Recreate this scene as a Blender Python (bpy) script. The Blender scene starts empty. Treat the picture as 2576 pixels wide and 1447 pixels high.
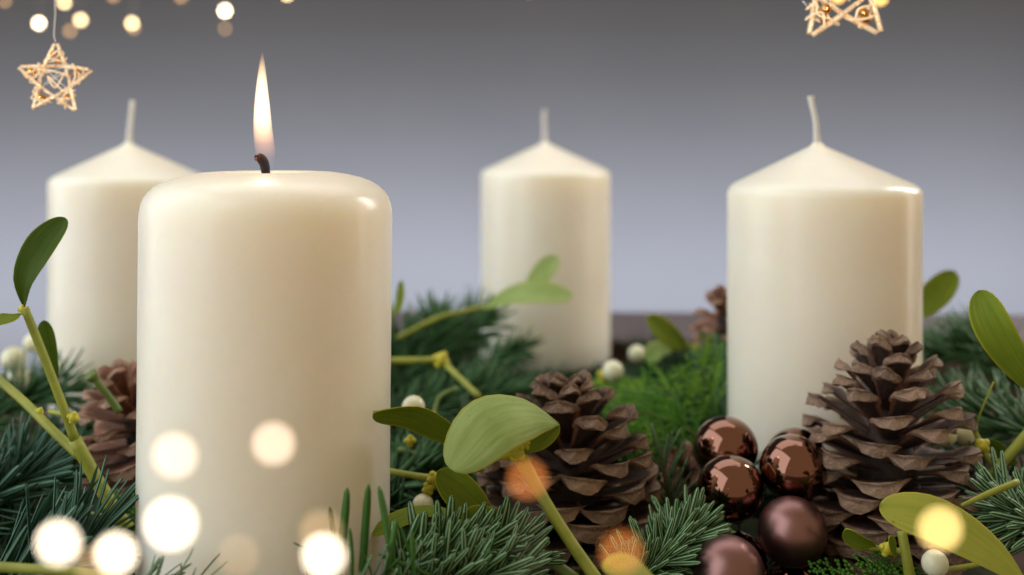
import bpy, math, random
from mathutils import Vector, Matrix, noise
random.seed(7)
R = math.radians
S = 0.01                      # the scene is written in centimetres
F = 2852.0                    # focal length in pixels of a 2576 px wide picture
CAMZ = 15.0
sc = bpy.context.scene
col = sc.collection

# ---------------------------------------------------------------- camera
cam = bpy.data.cameras.new('camera'); camo = bpy.data.objects.new('camera', cam); col.objects.link(camo)
camo.location = (0, 0, CAMZ*S); camo.rotation_euler = (R(90), 0, 0)
cam.sensor_width = 36; cam.lens = F/2576*36
cam.shift_y = -373/2576
cam.clip_start = 0.01; cam.clip_end = 50
cam.dof.use_dof = True; cam.dof.focus_distance = 0.305; cam.dof.aperture_fstop = 8.0
sc.camera = camo
# ---------------------------------------------------------------- world, lamps, exposure
w = bpy.data.worlds.new('World'); sc.world = w; w.use_nodes = True
w.node_tree.nodes['Background'].inputs[0].default_value = (1.0, 0.78, 0.49, 1)
w.node_tree.nodes['Background'].inputs[1].default_value = 0.47
sc.view_settings.view_transform = 'Standard'; sc.view_settings.look = 'None'
sc.view_settings.exposure = 0; sc.view_settings.gamma = 1
sc.cycles.use_denoising = True
sc.cycles.max_bounces = 8; sc.cycles.transparent_max_bounces = 12
sc.cycles.sample_clamp_indirect = 4
sc.cycles.volume_step_rate = 0.5

def area(name, loc, target, sx, sy, power, color):
    l = bpy.data.lights.new(name, 'AREA'); l.shape = 'RECTANGLE'; l.size = sx*S; l.size_y = sy*S
    l.energy = power; l.color = color
    o = bpy.data.objects.new(name, l); col.objects.link(o); o.location = Vector(loc)*S
    o.rotation_euler = (Vector(target)-Vector(loc)).to_track_quat('-Z', 'Y').to_euler()
    return o
area('window_light', (-90, 12, 54), (6, 43, 8), 170, 140, 14.8, (0.82, 0.925, 1.0))
area('ceiling_light', (0, 75, 95), (0, 44, 8), 110, 60, 3.0, (0.93, 0.96, 1.0))
area('rim_light', (58, 72, 44), (2, 34, 8), 10, 34, 2.4, (1.0, 0.95, 0.9))
area('side_strip_light', (66, 50, 17), (0, 33, 8), 5, 46, 0.38, (1.0, 0.95, 0.88))
wl = area('hidden_wall_fill', (-12, 150, -45), (-12, 224, -10), 290, 12, 17.0, (0.89, 0.92, 1.0)); wl.data.spread = R(62)  # added lamp, hidden below the table, makes the wall brighter toward the bottom

for sx, tx, tz in ((-9, -14.5, 17), (7, 10.5, 19.5)):
    st = area('added_star_spot', (sx, 6, tz-5.5), (tx, 36, tz), 3, 3, 0.006, (1.0, 0.86, 0.66)); st.data.spread = R(13)  # unseen spotlights, added only to brighten the two hanging stars
# ---------------------------------------------------------------- helpers
def P(px, py, d):
    "point d cm away seen at pixel (px, py) of the 2576 px wide picture"
    return Vector(((px-1288)/F*d, d, CAMZ-(py-350)/F*d))

def lerp(a, b, t): return a+(b-a)*t
def smooth(pts, n):
    "Catmull-Rom through pts, n samples"
    pts = [Vector(p) for p in pts]
    q = [pts[0]*2-pts[1]]+pts+[pts[-1]*2-pts[-2]]
    out = []
    m = len(pts)-1
    for i in range(n):
        u = i/(n-1)*m; k = min(int(u), m-1); t = u-k
        a, b, c, d = q[k:k+4]
        out.append(0.5*((2*b)+(c-a)*t+(2*a-5*b+4*c-d)*t*t+(3*b-a-3*c+d)*t**3))
    return out
def interp(vals, t):
    m = len(vals)-1; u = min(max(t, 0), 1)*m; k = min(int(u), m-1) if m else 0
    return vals[0] if m == 0 else lerp(vals[k], vals[k+1], u-k)

class MB:
    def __init__(s): s.v = []; s.f = []; s.uv = []; s.mi = []
    def add(s, vs, fs, uvs=None, mi=0):
        b = len(s.v); s.v += [Vector(x) for x in vs]
        for k, f in enumerate(fs):
            s.f.append([b+i for i in f]); s.mi.append(mi if isinstance(mi, int) else mi[k])
            s.uv.append([(uvs[i] if uvs else (0, 0)) for i in f])
    def tube(s, pts, rad, n=8, mi=0, samples=None, caps=True):
        pts = smooth(pts, samples or max(6, len(pts)*4)) if len(pts) > 1 else pts
        rad = rad if isinstance(rad, (list, tuple)) else [rad]
        N = None; rings = []
        for i, p in enumerate(pts):
            T = (pts[min(i+1, len(pts)-1)]-pts[max(i-1, 0)]).normalized()
            if N is None: N = T.orthogonal().normalized()
            N = (N-T*N.dot(T)).normalized(); B = T.cross(N)
            r = interp(list(rad), i/(len(pts)-1))
            rings.append([p+(N*math.cos(a)+B*math.sin(a))*r for a in [2*math.pi*k/n for k in range(n)]])
        vs = [v for r_ in rings for v in r_]; uv = [(k/n, i/(len(pts)-1)) for i in range(len(pts)) for k in range(n)]
        fs = [[i*n+k, i*n+(k+1) % n, (i+1)*n+(k+1) % n, (i+1)*n+k] for i in range(len(pts)-1) for k in range(n)]
        if caps: fs += [list(range(n))[::-1], [(len(pts)-1)*n+k for k in range(n)]]
        s.add(vs, fs, uv, mi)
    def ball(s, c, r, n=16, m=10, mi=0, sq=(1, 1, 1)):
        c = Vector(c); vs = [c+Vector((0, 0, r*sq[2]))]; 
        for i in range(1, m):
            a = math.pi*i/m
            vs += [c+Vector((r*sq[0]*math.sin(a)*math.cos(2*math.pi*k/n), r*sq[1]*math.sin(a)*math.sin(2*math.pi*k/n), r*sq[2]*math.cos(a))) for k in range(n)]
        vs.append(c-Vector((0, 0, r*sq[2])))
        fs = [[0, 1+k, 1+(k+1) % n] for k in range(n)]
        for i in range(m-2):
            fs += [[1+i*n+k, 1+(i+1)*n+k, 1+(i+1)*n+(k+1) % n, 1+i*n+(k+1) % n] for k in range(n)]
        L = len(vs)-1; b = 1+(m-2)*n
        fs += [[L, b+(k+1) % n, b+k] for k in range(n)]
        s.add(vs, fs, None, mi)
    def lathe(s, prof, n=64, mi=0, fn=None):
        vs = []; fs = []; m = len(prof)
        for i, (r, z) in enumerate(prof):
            for k in range(n):
                a = 2*math.pi*k/n; p = Vector((r*math.cos(a), r*math.sin(a), z))
                vs.append(fn(p) if fn else p)
        for i in range(m-1):
            fs += [[i*n+k, i*n+(k+1) % n, (i+1)*n+(k+1) % n, (i+1)*n+k] for k in range(n)]
        fs += [list(range(n))[::-1], [(m-1)*n+k for k in range(n)]]
        s.add(vs, fs, [(k/n, i/(m-1)) for i in range(m) for k in range(n)], mi)
    def box(s, a, b, mi=0):
        x0, y0, z0 = a; x1, y1, z1 = b
        s.add([(x0, y0, z0), (x1, y0, z0), (x1, y1, z0), (x0, y1, z0), (x0, y0, z1), (x1, y0, z1), (x1, y1, z1), (x0, y1, z1)],
              [[3, 2, 1, 0], [4, 5, 6, 7], [0, 1, 5, 4], [1, 2, 6, 5], [2, 3, 7, 6], [3, 0, 4, 7]], None, mi)
    def mesh(s, name, mats, smooth_=True):
        me = bpy.data.meshes.new(name)
        me.from_pydata([tuple(v*S) for v in s.v], [], s.f)
        ul = me.uv_layers.new(name='UVMap')
        ul.data.foreach_set('uv', [c for f in s.uv for p in f for c in p])
        me.polygons.foreach_set('material_index', s.mi)
        me.polygons.foreach_set('use_smooth', [smooth_]*len(s.f))
        for m in (mats if isinstance(mats, (list, tuple)) else [mats]): me.materials.append(m)
        me.update()
        return me

def thing(name, label, cat, loc, group=None):
    o = bpy.data.objects.new(name, None); col.objects.link(o); o.location = Vector(loc)*S
    o.empty_display_size = 0.01
    o['label'] = label; o['category'] = cat
    if group: o['group'] = group
    return o
def part(name, me, parent, M=None, scale=None, label=None, kind=None):
    "link mesh under a thing or a part; M is its world matrix in cm (identity: the mesh is in world cm)"
    o = bpy.data.objects.new(name, me); col.objects.link(o)
    o.parent = parent
    origin = Vector((0, 0, 0)); q = parent
    while q: origin += q.location; q = q.parent
    if M is None: o.location = -origin
    else:
        loc, rot, sca = M.decompose()
        o.location = loc*S-origin; o.rotation_mode = 'QUATERNION'; o.rotation_quaternion = rot
        o.scale = sca if scale is None else scale
    if label: o['label'] = label
    if kind: o['kind'] = kind
    return o
def setting(name, me, kind='structure', label=None, cat=None):
    o = bpy.data.objects.new(name, me); col.objects.link(o); o['kind'] = kind
    if label: o['label'] = label
    if cat: o['category'] = cat
    return o
def frame(origin, x, zhint, s=1.0):
    x = Vector(x).normalized(); z = Vector(zhint); z = z-x*z.dot(x)
    if z.length < 1e-4: z = x.orthogonal()
    z.normalize(); y = z.cross(x)
    M = Matrix(((x.x, y.x, z.x), (x.y, y.y, z.y), (x.z, y.z, z.z))).to_4x4()
    return Matrix.Translation(Vector(origin)) @ M @ Matrix.Diagonal((s, s, s, 1))

# ---------------------------------------------------------------- materials
def new_mat(name):
    m = bpy.data.materials.new(name); m.use_nodes = True
    nt = m.node_tree; b = nt.nodes['Principled BSDF']
    return m, nt, b
def nd(nt, t, **kw):
    n = nt.nodes.new(t)
    for k, v in kw.items():
        if k in n.inputs: n.inputs[k].default_value = v
        else: setattr(n, k, v)
    return n
def ramp(nt, fac, stops, interp_='LINEAR'):
    r = nt.nodes.new('ShaderNodeValToRGB'); r.color_ramp.interpolation = interp_
    e = r.color_ramp.elements
    while len(e) < len(stops): e.new(0.5)
    for i, (p, c) in enumerate(stops):
        e[i].position = p; e[i].color = (*c, 1) if len(c) == 3 else c
    nt.links.new(fac, r.inputs[0]); return r.outputs[0]
def mixc(nt, fac, a, b, mode='MIX'):
    n = nt.nodes.new('ShaderNodeMix'); n.data_type = 'RGBA'; n.blend_type = mode
    for s, v in ((0, fac), (6, a), (7, b)):
        if hasattr(v, 'is_linked'): nt.links.new(v, n.inputs[s])
        else: n.inputs[s].default_value = v if s == 0 else (*v, 1)
    return n.outputs[2]
def math_(nt, op, a, b=None, clamp=False):
    n = nt.nodes.new('ShaderNodeMath'); n.operation = op; n.use_clamp = clamp
    for i, v in enumerate((a, b)):
        if v is None: continue
        if hasattr(v, 'is_linked'): nt.links.new(v, n.inputs[i])
        else: n.inputs[i].default_value = v
    return n.outputs[0]
def noise_(nt, scale, detail=4, rough=0.55, vec=None):
    n = nd(nt, 'ShaderNodeTexNoise', Scale=scale, Detail=detail, Roughness=rough)
    if vec is None: vec = nd(nt, 'ShaderNodeTexCoord').outputs['Object']
    nt.links.new(vec, n.inputs['Vector']); return n.outputs['Fac']
def bump(nt, b, h, strength, dist):
    n = nd(nt, 'ShaderNodeBump', Strength=strength, Distance=dist)
    nt.links.new(h, n.inputs['Height']); nt.links.new(n.outputs[0], b.inputs['Normal'])

def wax_mat():
    m, nt, b = new_mat('ivory wax')
    n = math_(nt, 'ADD', math_(nt, 'MULTIPLY', noise_(nt, 30, 3), .7), math_(nt, 'MULTIPLY', noise_(nt, 260, 4), .3))
    nt.links.new(ramp(nt, n, [(0.35, (0.885, 0.84, 0.725)), (0.72, (0.915, 0.88, 0.79))]), b.inputs['Base Color'])
    b.inputs['Subsurface Weight'].default_value = 0.75
    b.inputs['Subsurface Radius'].default_value = (1.0, 0.62, 0.32)
    b.inputs['Subsurface Scale'].default_value = 0.022
    b.inputs['Roughness'].default_value = 0.27
    b.inputs['Specular IOR Level'].default_value = 0.45
    h = math_(nt, 'ADD', noise_(nt, 60, 2), math_(nt, 'MULTIPLY', noise_(nt, 900, 2), 0.12))
    bump(nt, b, h, 0.22, 0.0015)
    return m
WAX = wax_mat()
def simple(name, c, rough=0.6, metal=0.0, nscale=None, c2=None, bs=0.0, bd=0.001, spec=0.5):
    m, nt, b = new_mat(name)
    b.inputs['Roughness'].default_value = rough; b.inputs['Metallic'].default_value = metal
    b.inputs['Specular IOR Level'].default_value = spec
    if nscale:
        n = noise_(nt, nscale)
        nt.links.new(ramp(nt, n, [(0.3, c), (0.7, c2 or c)]), b.inputs['Base Color'])
        if bs: bump(nt, b, n, bs, bd)
    else: b.inputs['Base Color'].default_value = (*c, 1)
    return m
WICK = simple('cotton wick', (0.78, 0.76, 0.72), 0.8, nscale=900, c2=(0.6, 0.58, 0.55), bs=0.5)
BURNT = simple('burnt wick', (0.008, 0.005, 0.004), 0.9, nscale=700, c2=(0.03, 0.012, 0.008), bs=0.8)
EMBER, nt_, b_ = new_mat('glowing wick tip')
b_.inputs['Base Color'].default_value = (0.05, 0.02, 0.01, 1)
b_.inputs['Emission Color'].default_value = (1, 0.16, 0.03, 1); b_.inputs['Emission Strength'].default_value = 0.18

def flame_mat():
    m = bpy.data.materials.new('flame'); m.use_nodes = True; nt = m.node_tree
    nt.nodes.remove(nt.nodes['Principled BSDF'])
    out = nt.nodes['Material Output']
    e = nd(nt, 'ShaderNodeEmission')
    g = nd(nt, 'ShaderNodeTexCoord').outputs['Generated']
    z = nd(nt, 'ShaderNodeSeparateXYZ'); nt.links.new(g, z.inputs[0])
    c = ramp(nt, z.outputs[2], [(0, (0.25, 0.35, 0.95)), (0.13, (1, 0.42, 0.2)), (0.25, (1, 0.50, 0.24)), (0.45, (1, 0.72, 0.42)), (0.75, (1, 0.74, 0.42)), (1, (1, 0.55, 0.24))])
    s = ramp(nt, z.outputs[2], [(0, (.012,)*3), (0.11, (.02,)*3), (0.22, (.09,)*3), (0.36, (.32,)*3), (0.52, (.75,)*3), (0.72, (.7,)*3), (0.9, (.42,)*3), (1, (.1,)*3)])
    nt.links.new(c, e.inputs[0]); nt.links.new(math_(nt, 'MULTIPLY', s, 1250), e.inputs[1])
    nt.links.new(e.outputs[0], out.inputs['Volume'])
    return m
FLAME = flame_mat()

def needle_mats(name, top, top2, under, stripe):
    m, nt, b = new_mat(name)
    rnd = nd(nt, 'ShaderNodeObjectInfo').outputs['Random']
    n = noise_(nt, 160, 2)
    f = math_(nt, 'ADD', math_(nt, 'MULTIPLY', rnd, 0.6), math_(nt, 'MULTIPLY', n, 0.4))
    nt.links.new(ramp(nt, f, [(0.1, top), (0.84, top2), (0.89, (top2[0]*2.6, top2[1]*1.0, top2[2]))]), b.inputs['Base Color'])
    b.inputs['Roughness'].default_value = 0.4; b.inputs['Specular IOR Level'].default_value = 0.22
    u, nt2, b2 = new_mat(name+' underside')
    uv = nd(nt2, 'ShaderNodeUVMap'); x = nd(nt2, 'ShaderNodeSeparateXYZ'); nt2.links.new(uv.outputs[0], x.inputs[0])
    d = math_(nt2, 'ABSOLUTE', math_(nt2, 'SUBTRACT', math_(nt2, 'ABSOLUTE', math_(nt2, 'SUBTRACT', x.outputs[0], 0.5)), 0.24))
    nt2.links.new(ramp(nt2, d, [(0.07, stripe), (0.11, under)]), b2.inputs['Base Color'])
    b2.inputs['Roughness'].default_value = 0.5; b2.inputs['Specular IOR Level'].default_value = 0.2
    return [m, u]
FIR = needle_mats('fir needle', (0.026, 0.090, 0.016), (0.075, 0.18, 0.035), (0.022, 0.085, 0.012), (0.30, 0.43, 0.27))
FIRBLUE = needle_mats('blue green needle', (0.006, 0.036, 0.022), (0.018, 0.080, 0.042), (0.02, 0.07, 0.04), (0.13, 0.24, 0.18))
FIRBACK = needle_mats('spruce needle', (0.012, 0.058, 0.014), (0.075, 0.20, 0.04), (0.03, 0.10, 0.028), (0.10, 0.19, 0.09))
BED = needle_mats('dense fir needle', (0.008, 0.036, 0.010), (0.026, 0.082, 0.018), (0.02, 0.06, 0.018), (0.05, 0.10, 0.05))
TWIG = simple('brown twig bark', (0.09, 0.05, 0.025), 0.8, nscale=300, c2=(0.17, 0.10, 0.05), bs=0.6)

def leaf_mat(name, a, b_col, edge):
    m, nt, b = new_mat(name)
    uv = nd(nt, 'ShaderNodeUVMap'); x = nd(nt, 'ShaderNodeSeparateXYZ'); nt.links.new(uv.outputs[0], x.inputs[0])
    mp = nd(nt, 'ShaderNodeMapping'); mp.inputs['Scale'].default_value = (7, 1.2, 1); nt.links.new(uv.outputs[0], mp.inputs[0])
    streak = noise_(nt, 1.6, 4, 0.6, mp.outputs[0])
    blot = noise_(nt, 90, 4)
    f = math_(nt, 'ADD', math_(nt, 'MULTIPLY', streak, 0.65), math_(nt, 'MULTIPLY', blot, 0.35))
    c = ramp(nt, f, [(0.32, a), (0.68, b_col)])
    e = math_(nt, 'MULTIPLY', math_(nt, 'ABSOLUTE', math_(nt, 'SUBTRACT', x.outputs[0], 0.5)), 2)
    spot = ramp(nt, noise_(nt, 420, 3, .6), [(0.66, (0, 0, 0)), (0.76, (.6,)*3)])
    c = mixc(nt, spot, c, (a[0]*.55+.02, a[1]*.5, a[2]*.6))
    ef = ramp(nt, e, [(0.90, (0, 0, 0)), (0.985, (1, 1, 1))])
    c = mixc(nt, ef, c, edge)
    nt.links.new(c, b.inputs['Base Color']); b.inputs['Roughness'].default_value = 0.55; b.inputs['Specular IOR Level'].default_value = 0.14
    wv = nd(nt, 'ShaderNodeTexWave', Scale=0.55, Distortion=1.5); wv.bands_direction = 'X'
    nt.links.new(mp.outputs[0], wv.inputs['Vector'])
    bump(nt, b, math_(nt, 'ADD', math_(nt, 'MULTIPLY', wv.outputs['Fac'], 0.35), math_(nt, 'ADD', streak, blot)), 0.10, 0.001)
    tr = nd(nt, 'ShaderNodeBsdfTranslucent'); nt.links.new(c, tr.inputs[0])
    mx = nd(nt, 'ShaderNodeMixShader'); mx.inputs[0].default_value = 0.38
    nt.links.new(b.outputs[0], mx.inputs[1]); nt.links.new(tr.outputs[0], mx.inputs[2])
    nt.links.new(mx.outputs[0], nt.nodes['Material Output'].inputs['Surface'])
    return m
LEAF_D = leaf_mat('dark mistletoe leaf', (0.042, 0.088, 0.003), (0.090, 0.150, 0.008), (0.18, 0.22, 0.015))
LEAF_M = leaf_mat('mistletoe leaf', (0.17, 0.25, 0.022), (0.30, 0.38, 0.04), (0.55, 0.50, 0.03))
LEAF_L = leaf_mat('pale mistletoe leaf', (0.32, 0.45, 0.12), (0.55, 0.67, 0.28), (0.55, 0.55, 0.10))
LEAF_Y = leaf_mat('yellow green mistletoe leaf', (0.33, 0.36, 0.05), (0.48, 0.48, 0.08), (0.55, 0.48, 0.06))
STEM = simple('mistletoe stem', (0.20, 0.23, 0.02), 0.5, nscale=120, c2=(0.32, 0.34, 0.04), bs=0.25)
STEMG = simple('green mistletoe stem', (0.10, 0.15, 0.025), 0.5, nscale=120, c2=(0.16, 0.22, 0.04), bs=0.25)
NODE = simple('yellow mistletoe node', (0.46, 0.42, 0.02), 0.5, nscale=200, c2=(0.56, 0.50, 0.04), bs=0.3)
def berry_mat():
    m, nt, b = new_mat('mistletoe berry')
    n = noise_(nt, 200, 2)
    nt.links.new(ramp(nt, n, [(0.3, (0.68, 0.68, 0.46)), (0.7, (0.80, 0.79, 0.62))]), b.inputs['Base Color'])
    b.inputs['Subsurface Weight'].default_value = 0.6; b.inputs['Subsurface Scale'].default_value = 0.004
    b.inputs['Subsurface Radius'].default_value = (1, 0.9, 0.5)
    b.inputs['Roughness'].default_value = 0.28
    return m
BERRY = berry_mat()

def scale_mat(name, inner, inner2, rim, tip, tip2):
    "colour runs along the scale (UV v: 0 at the core, 1 at the tip)"
    m, nt, b = new_mat(name)
    uv = nd(nt, 'ShaderNodeUVMap'); x = nd(nt, 'ShaderNodeSeparateXYZ'); nt.links.new(uv.outputs[0], x.inputs[0])
    rnd = nd(nt, 'ShaderNodeObjectInfo').outputs['Random']
    n1 = noise_(nt, 420, 6, 0.7); n2 = noise_(nt, 140, 3); n3 = noise_(nt, 2200, 3, 0.7)
    ci = ramp(nt, n2, [(0.3, inner), (0.7, inner2)])
    e = math_(nt, 'MULTIPLY', math_(nt, 'ABSOLUTE', math_(nt, 'SUBTRACT', x.outputs[0], 0.5)), 2)
    ef = ramp(nt, math_(nt, 'ADD', e, math_(nt, 'MULTIPLY', n1, 0.3)), [(0.85, (0, 0, 0)), (1.05, (1, 1, 1))])
    ci = mixc(nt, ef, ci, rim)
    tf = math_(nt, 'ADD', math_(nt, 'MULTIPLY', n1, 0.75), math_(nt, 'MULTIPLY', rnd, 0.25))
    ct = ramp(nt, tf, [(0.28, tip), (0.68, tip2)])
    speck = ramp(nt, n3, [(0.55, (0, 0, 0)), (0.70, (0.7,)*3)])
    ct = mixc(nt, speck, ct, (0.48, 0.41, 0.34))
    vf = ramp(nt, math_(nt, 'ADD', x.outputs[1], math_(nt, 'MULTIPLY', math_(nt, 'SUBTRACT', n1, 0.5), 0.12)), [(0.85, (0, 0, 0)), (0.93, (1, 1, 1))])
    nt.links.new(mixc(nt, vf, ci, ct), b.inputs['Base Color'])
    b.inputs['Roughness'].default_value = 0.62
    bump(nt, b, math_(nt, 'ADD', n1, math_(nt, 'MULTIPLY', n3, 0.3)), 0.9, 0.002)
    return m
SCALE = scale_mat('pine cone scale', (0.022, 0.010, 0.007), (0.070, 0.032, 0.020), (0.21, 0.085, 0.045), (0.11, 0.060, 0.038), (0.42, 0.27, 0.185))
SCALE_R = scale_mat('reddish pine cone scale', (0.13, 0.050, 0.028), (0.28, 0.115, 0.065), (0.40, 0.17, 0.09), (0.32, 0.16, 0.10), (0.60, 0.38, 0.27))
CORE = simple('pine cone core', (0.02, 0.011, 0.008), 0.8, nscale=300, c2=(0.05, 0.028, 0.02), bs=0.6)

def bauble_mats():
    g, nt, b = new_mat('glossy brown glass')
    b.inputs['Base Color'].default_value = (0.215, 0.095, 0.064, 1); b.inputs['Metallic'].default_value = 1
    b.inputs['Roughness'].default_value = 0.035
    b.inputs['Coat Weight'].default_value = 0.5; b.inputs['Coat Roughness'].default_value = 0.02
    n = noise_(nt, 900, 2); bump(nt, b, n, 0.015, 0.0005)
    m, nt, b = new_mat('matte brown glass')
    n = noise_(nt, 60, 3)
    nt.links.new(ramp(nt, n, [(0.3, (0.23, 0.125, 0.118)), (0.7, (0.28, 0.152, 0.143))]), b.inputs['Base Color'])
    b.inputs['Metallic'].default_value = 1.0; b.inputs['Roughness'].default_value = 0.36
    bump(nt, b, noise_(nt, 2500, 2), 0.06, 0.0005)
    return g, m
GLOSS, MATTE = bauble_mats()
CAPM = simple('dark bauble cap', (0.12, 0.07, 0.05), 0.3, 1.0)
WIRE = simple('thin silver wire', (0.75, 0.72, 0.68), 0.35, 1.0)
THREAD = simple('white hanging thread', (0.75, 0.74, 0.72), 0.6)

def glitter_mat():
    m, nt, b = new_mat('gold glitter')
    v = nd(nt, 'ShaderNodeTexVoronoi', Scale=2600.0)
    nt.links.new(nd(nt, 'ShaderNodeTexCoord').outputs['Object'], v.inputs['Vector'])
    hs = nd(nt, 'ShaderNodeSeparateColor'); nt.links.new(v.outputs['Color'], hs.inputs[0])
    nt.links.new(ramp(nt, hs.outputs[0], [(0.0, (0.55, 0.31, 0.15)), (0.45, (0.93, 0.66, 0.40)), (1, (1.0, 0.93, 0.78))]), b.inputs['Base Color'])
    b.inputs['Metallic'].default_value = 0.25; b.inputs['Roughness'].default_value = 0.3
    bump(nt, b, hs.outputs[1], 0.9, 0.0006)
    return m
GLIT = glitter_mat()
STRAW = simple('golden straw', (0.88, 0.66, 0.42), 0.4, 0.1, nscale=900, c2=(0.95, 0.78, 0.55))
BEAD = simple('golden bead', (0.62, 0.32, 0.12), 0.12, 1.0)
SILV = simple('fine silver wire', (0.95, 0.93, 0.9), 0.3, 0.6)

def bulb_mat(name, c, s):
    m, nt, b = new_mat(name)
    b.inputs['Base Color'].default_value = (0.1, 0.08, 0.05, 1)
    b.inputs['Emission Color'].default_value = (*c, 1); b.inputs['Emission Strength'].default_value = s
    return m
WOOD, nt_, b_ = new_mat('dark stained wood')
mp_ = nd(nt_, 'ShaderNodeMapping'); mp_.inputs['Scale'].default_value = (1, 14, 14)
nt_.links.new(nd(nt_, 'ShaderNodeTexCoord').outputs['Object'], mp_.inputs[0])
n_ = noise_(nt_, 9, 6, 0.6, mp_.outputs[0])
nt_.links.new(ramp(nt_, n_, [(0.3, (0.035, 0.018, 0.014)), (0.7, (0.085, 0.045, 0.036))]), b_.inputs['Base Color'])
b_.inputs['Roughness'].default_value = 0.33; bump(nt_, b_, n_, 0.15, 0.001)
SHEENW = simple('grey brown wood edge with painted sheen', (0.085, 0.07, 0.082), 0.4, nscale=40, c2=(0.12, 0.10, 0.115), bs=0.2)  # paler purplish grey paints in the wall's reflection on the ledge top
WALL = simple('grey painted wall', (0.098, 0.103, 0.118), 0.9, nscale=3, c2=(0.106, 0.110, 0.125))
MOSS = simple('dark moss', (0.012, 0.022, 0.008), 0.95, nscale=60, c2=(0.03, 0.04, 0.014), bs=1.0, bd=0.004)
PLATE = simple('black candle plate', (0.02, 0.018, 0.016), 0.4, 0.6)

# ---------------------------------------------------------------- the setting
mb = MB()
mb.add([(-420, 225, -160), (420, 225, -160), (420, 225, 260), (-420, 225, 260)], [[0, 1, 2, 3]])
mb.add([(-420, 230, -160), (420, 230, -160), (420, 230, 260), (-420, 230, 260)], [[3, 2, 1, 0]])
setting('wall', mb.mesh('wall', WALL, False))
mb = MB(); mb.box((-75, 12, -3.2), (75, 71.5, 0))
setting('table', mb.mesh('table', WOOD, False))
# a dark board standing on the table behind the wreath
tr = thing('wooden_ledge', 'dark brown wooden ledge at the far side behind the wreath', 'wooden ledge', (24, 68, 0.004))
mb = MB()
prof = [(0, 0.01), (0, 4.25), (0.25, 4.5), (0.7, 4.55), (3.1, 3.5), (3.3, 3.25)]
prof += [(3.3, 0.01)]
vs = [Vector(p)+Vector((0, -a, z)) for p in ((-8, 69.8, 0), (58, 66.6, 0)) for a, z in prof]; n = len(prof)
mb.add(vs, [[k, (k+1) % n, n+(k+1) % n, n+k] for k in range(n)]+[list(range(n))[::-1], list(range(n, 2*n))], None, [0, 1, 1, 1, 1, 0, 0, 0, 0])
part('board', mb.mesh('board', [WOOD, SHEENW], False), tr)

WC = Vector((-2.5, 45.2, 0))
base = thing('wreath_base', 'round dark moss pad hidden beneath the fir and mistletoe', 'wreath base', (WC.x, WC.y, 0.01))
mb = MB()
prof = [(0.1, 0.01), (19.5, 0.01), (20.5, 0.9), (20, 1.7), (18, 2.0)]+[(18*(1-k/12)+0.05, 2.0) for k in range(1, 13)]
def lump(p):
    q = Vector((p.x+WC.x, p.y+WC.y, p.z))
    if p.z > 0.7: q.z += 0.25*noise.noise(q*0.5)-0.12
    return q
mb.lathe(prof, 72, fn=lump); part('moss_pad', mb.mesh('moss_pad', MOSS), base)

# ---------------------------------------------------------------- candles
CAND = {}
def candle(key, px, d, label, prof, wick, lit=False, zb=3.0, tilt=0.0):
    X = (px-1288)/F*d; CAND[key] = Vector((X, d, zb))
    pl = thing('candle_plate', 'black round plate under '+label[0], 'candle plate', (X, d, 1.9), 'candle plates under the candles')
    b = MB(); b.lathe([(0.2, 1.75), (3.2, 1.75), (3.3, 1.85), (3.3, 2.95), (3.25, 2.995), (0.2, 2.995)], 48, fn=lambda p: p+Vector((X, d, 0)))
    part('plate', b.mesh('plate', PLATE), pl)
    t = thing('pillar_candle', label[1], 'candle', (X, d, zb), 'four pillar candles of the wreath')
    b = MB()
    k0 = random.random()*9
    def f(p):
        q = Vector((p.x*RS[key], p.y*RS[key], p.z)); h = (p.z-zb)
        a = 1+0.004*noise.noise(Vector((p.x*.5, p.y*.5, p.z*.35+k0)))
        q.x = q.x*a+tilt*h+APEX.get(key, 0)*max(0, p.z-13.3)/1.5; q.y *= a
        return q+Vector((X, d, 0))
    b.lathe(prof, 96, fn=f); part('wax_body', b.mesh('wax_body', WAX), t)
    return t, X
R0 = 3.5
APEX = {'right': -.20, 'left': -.03, 'back': -.03}
RS = {'right': .972, 'back': 1.0, 'left': .965, 'front': .965}
def cone_prof(zb):
    p = [(0.1, zb), (3.2, zb), (3.42, zb+.08), (R0, zb+.3)]
    p += [(R0, zb+.3+(13.0-zb-.3)*k/10) for k in range(1, 11)]
    p += [(3.485, 13.12), (3.43, 13.24), (3.32, 13.34), (3.15, 13.44)]
    p += [(lerp(3.15, 0.55, k/8), lerp(13.44, 14.62, k/8)) for k in range(1, 9)]
    p += [(0.40, 14.69), (0.27, 14.76), (0.17, 14.86), (0.10, 14.93)]
    return p
def wick(t, pts, d, r, mat):
    b = MB(); b.tube([P(x, y, d) for x, y in pts], r, 10, samples=26); return part('wick', b.mesh('wick', mat), t)
t, X = candle('right', 2070, 41.0, ('the right hand candle behind the upright cone', 'unlit ivory candle with bent wick behind the pine cone and brown baubles'), cone_prof(3.0), None)
wick(t, [(2056, 372), (2054, 335), (2051, 300), (2043, 265), (2039, 241)], 41.0, [0.15, 0.105, 0.10, 0.10, 0.12], WICK)
t, X = candle('back', 1372, 61.3, ('the farthest candle', 'farthest and smallest looking unlit ivory candle, mistletoe leaf across its side'), cone_prof(3.0), None)
wick(t, [(1370, 356), (1370, 330), (1369, 300), (1370, 276)], 61.3, [0.16, 0.12, 0.12, 0.12], WICK)
t, X = candle('left', 325, 50.3, ('the candle standing behind the burning one', 'unlit ivory candle half hidden behind the burning candle'), cone_prof(3.0), None)
wick(t, [(324, 362), (326, 330), (330, 290), (334, 252)], 50.3, [0.15, 0.115, 0.11, 0.11], WICK)
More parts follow.
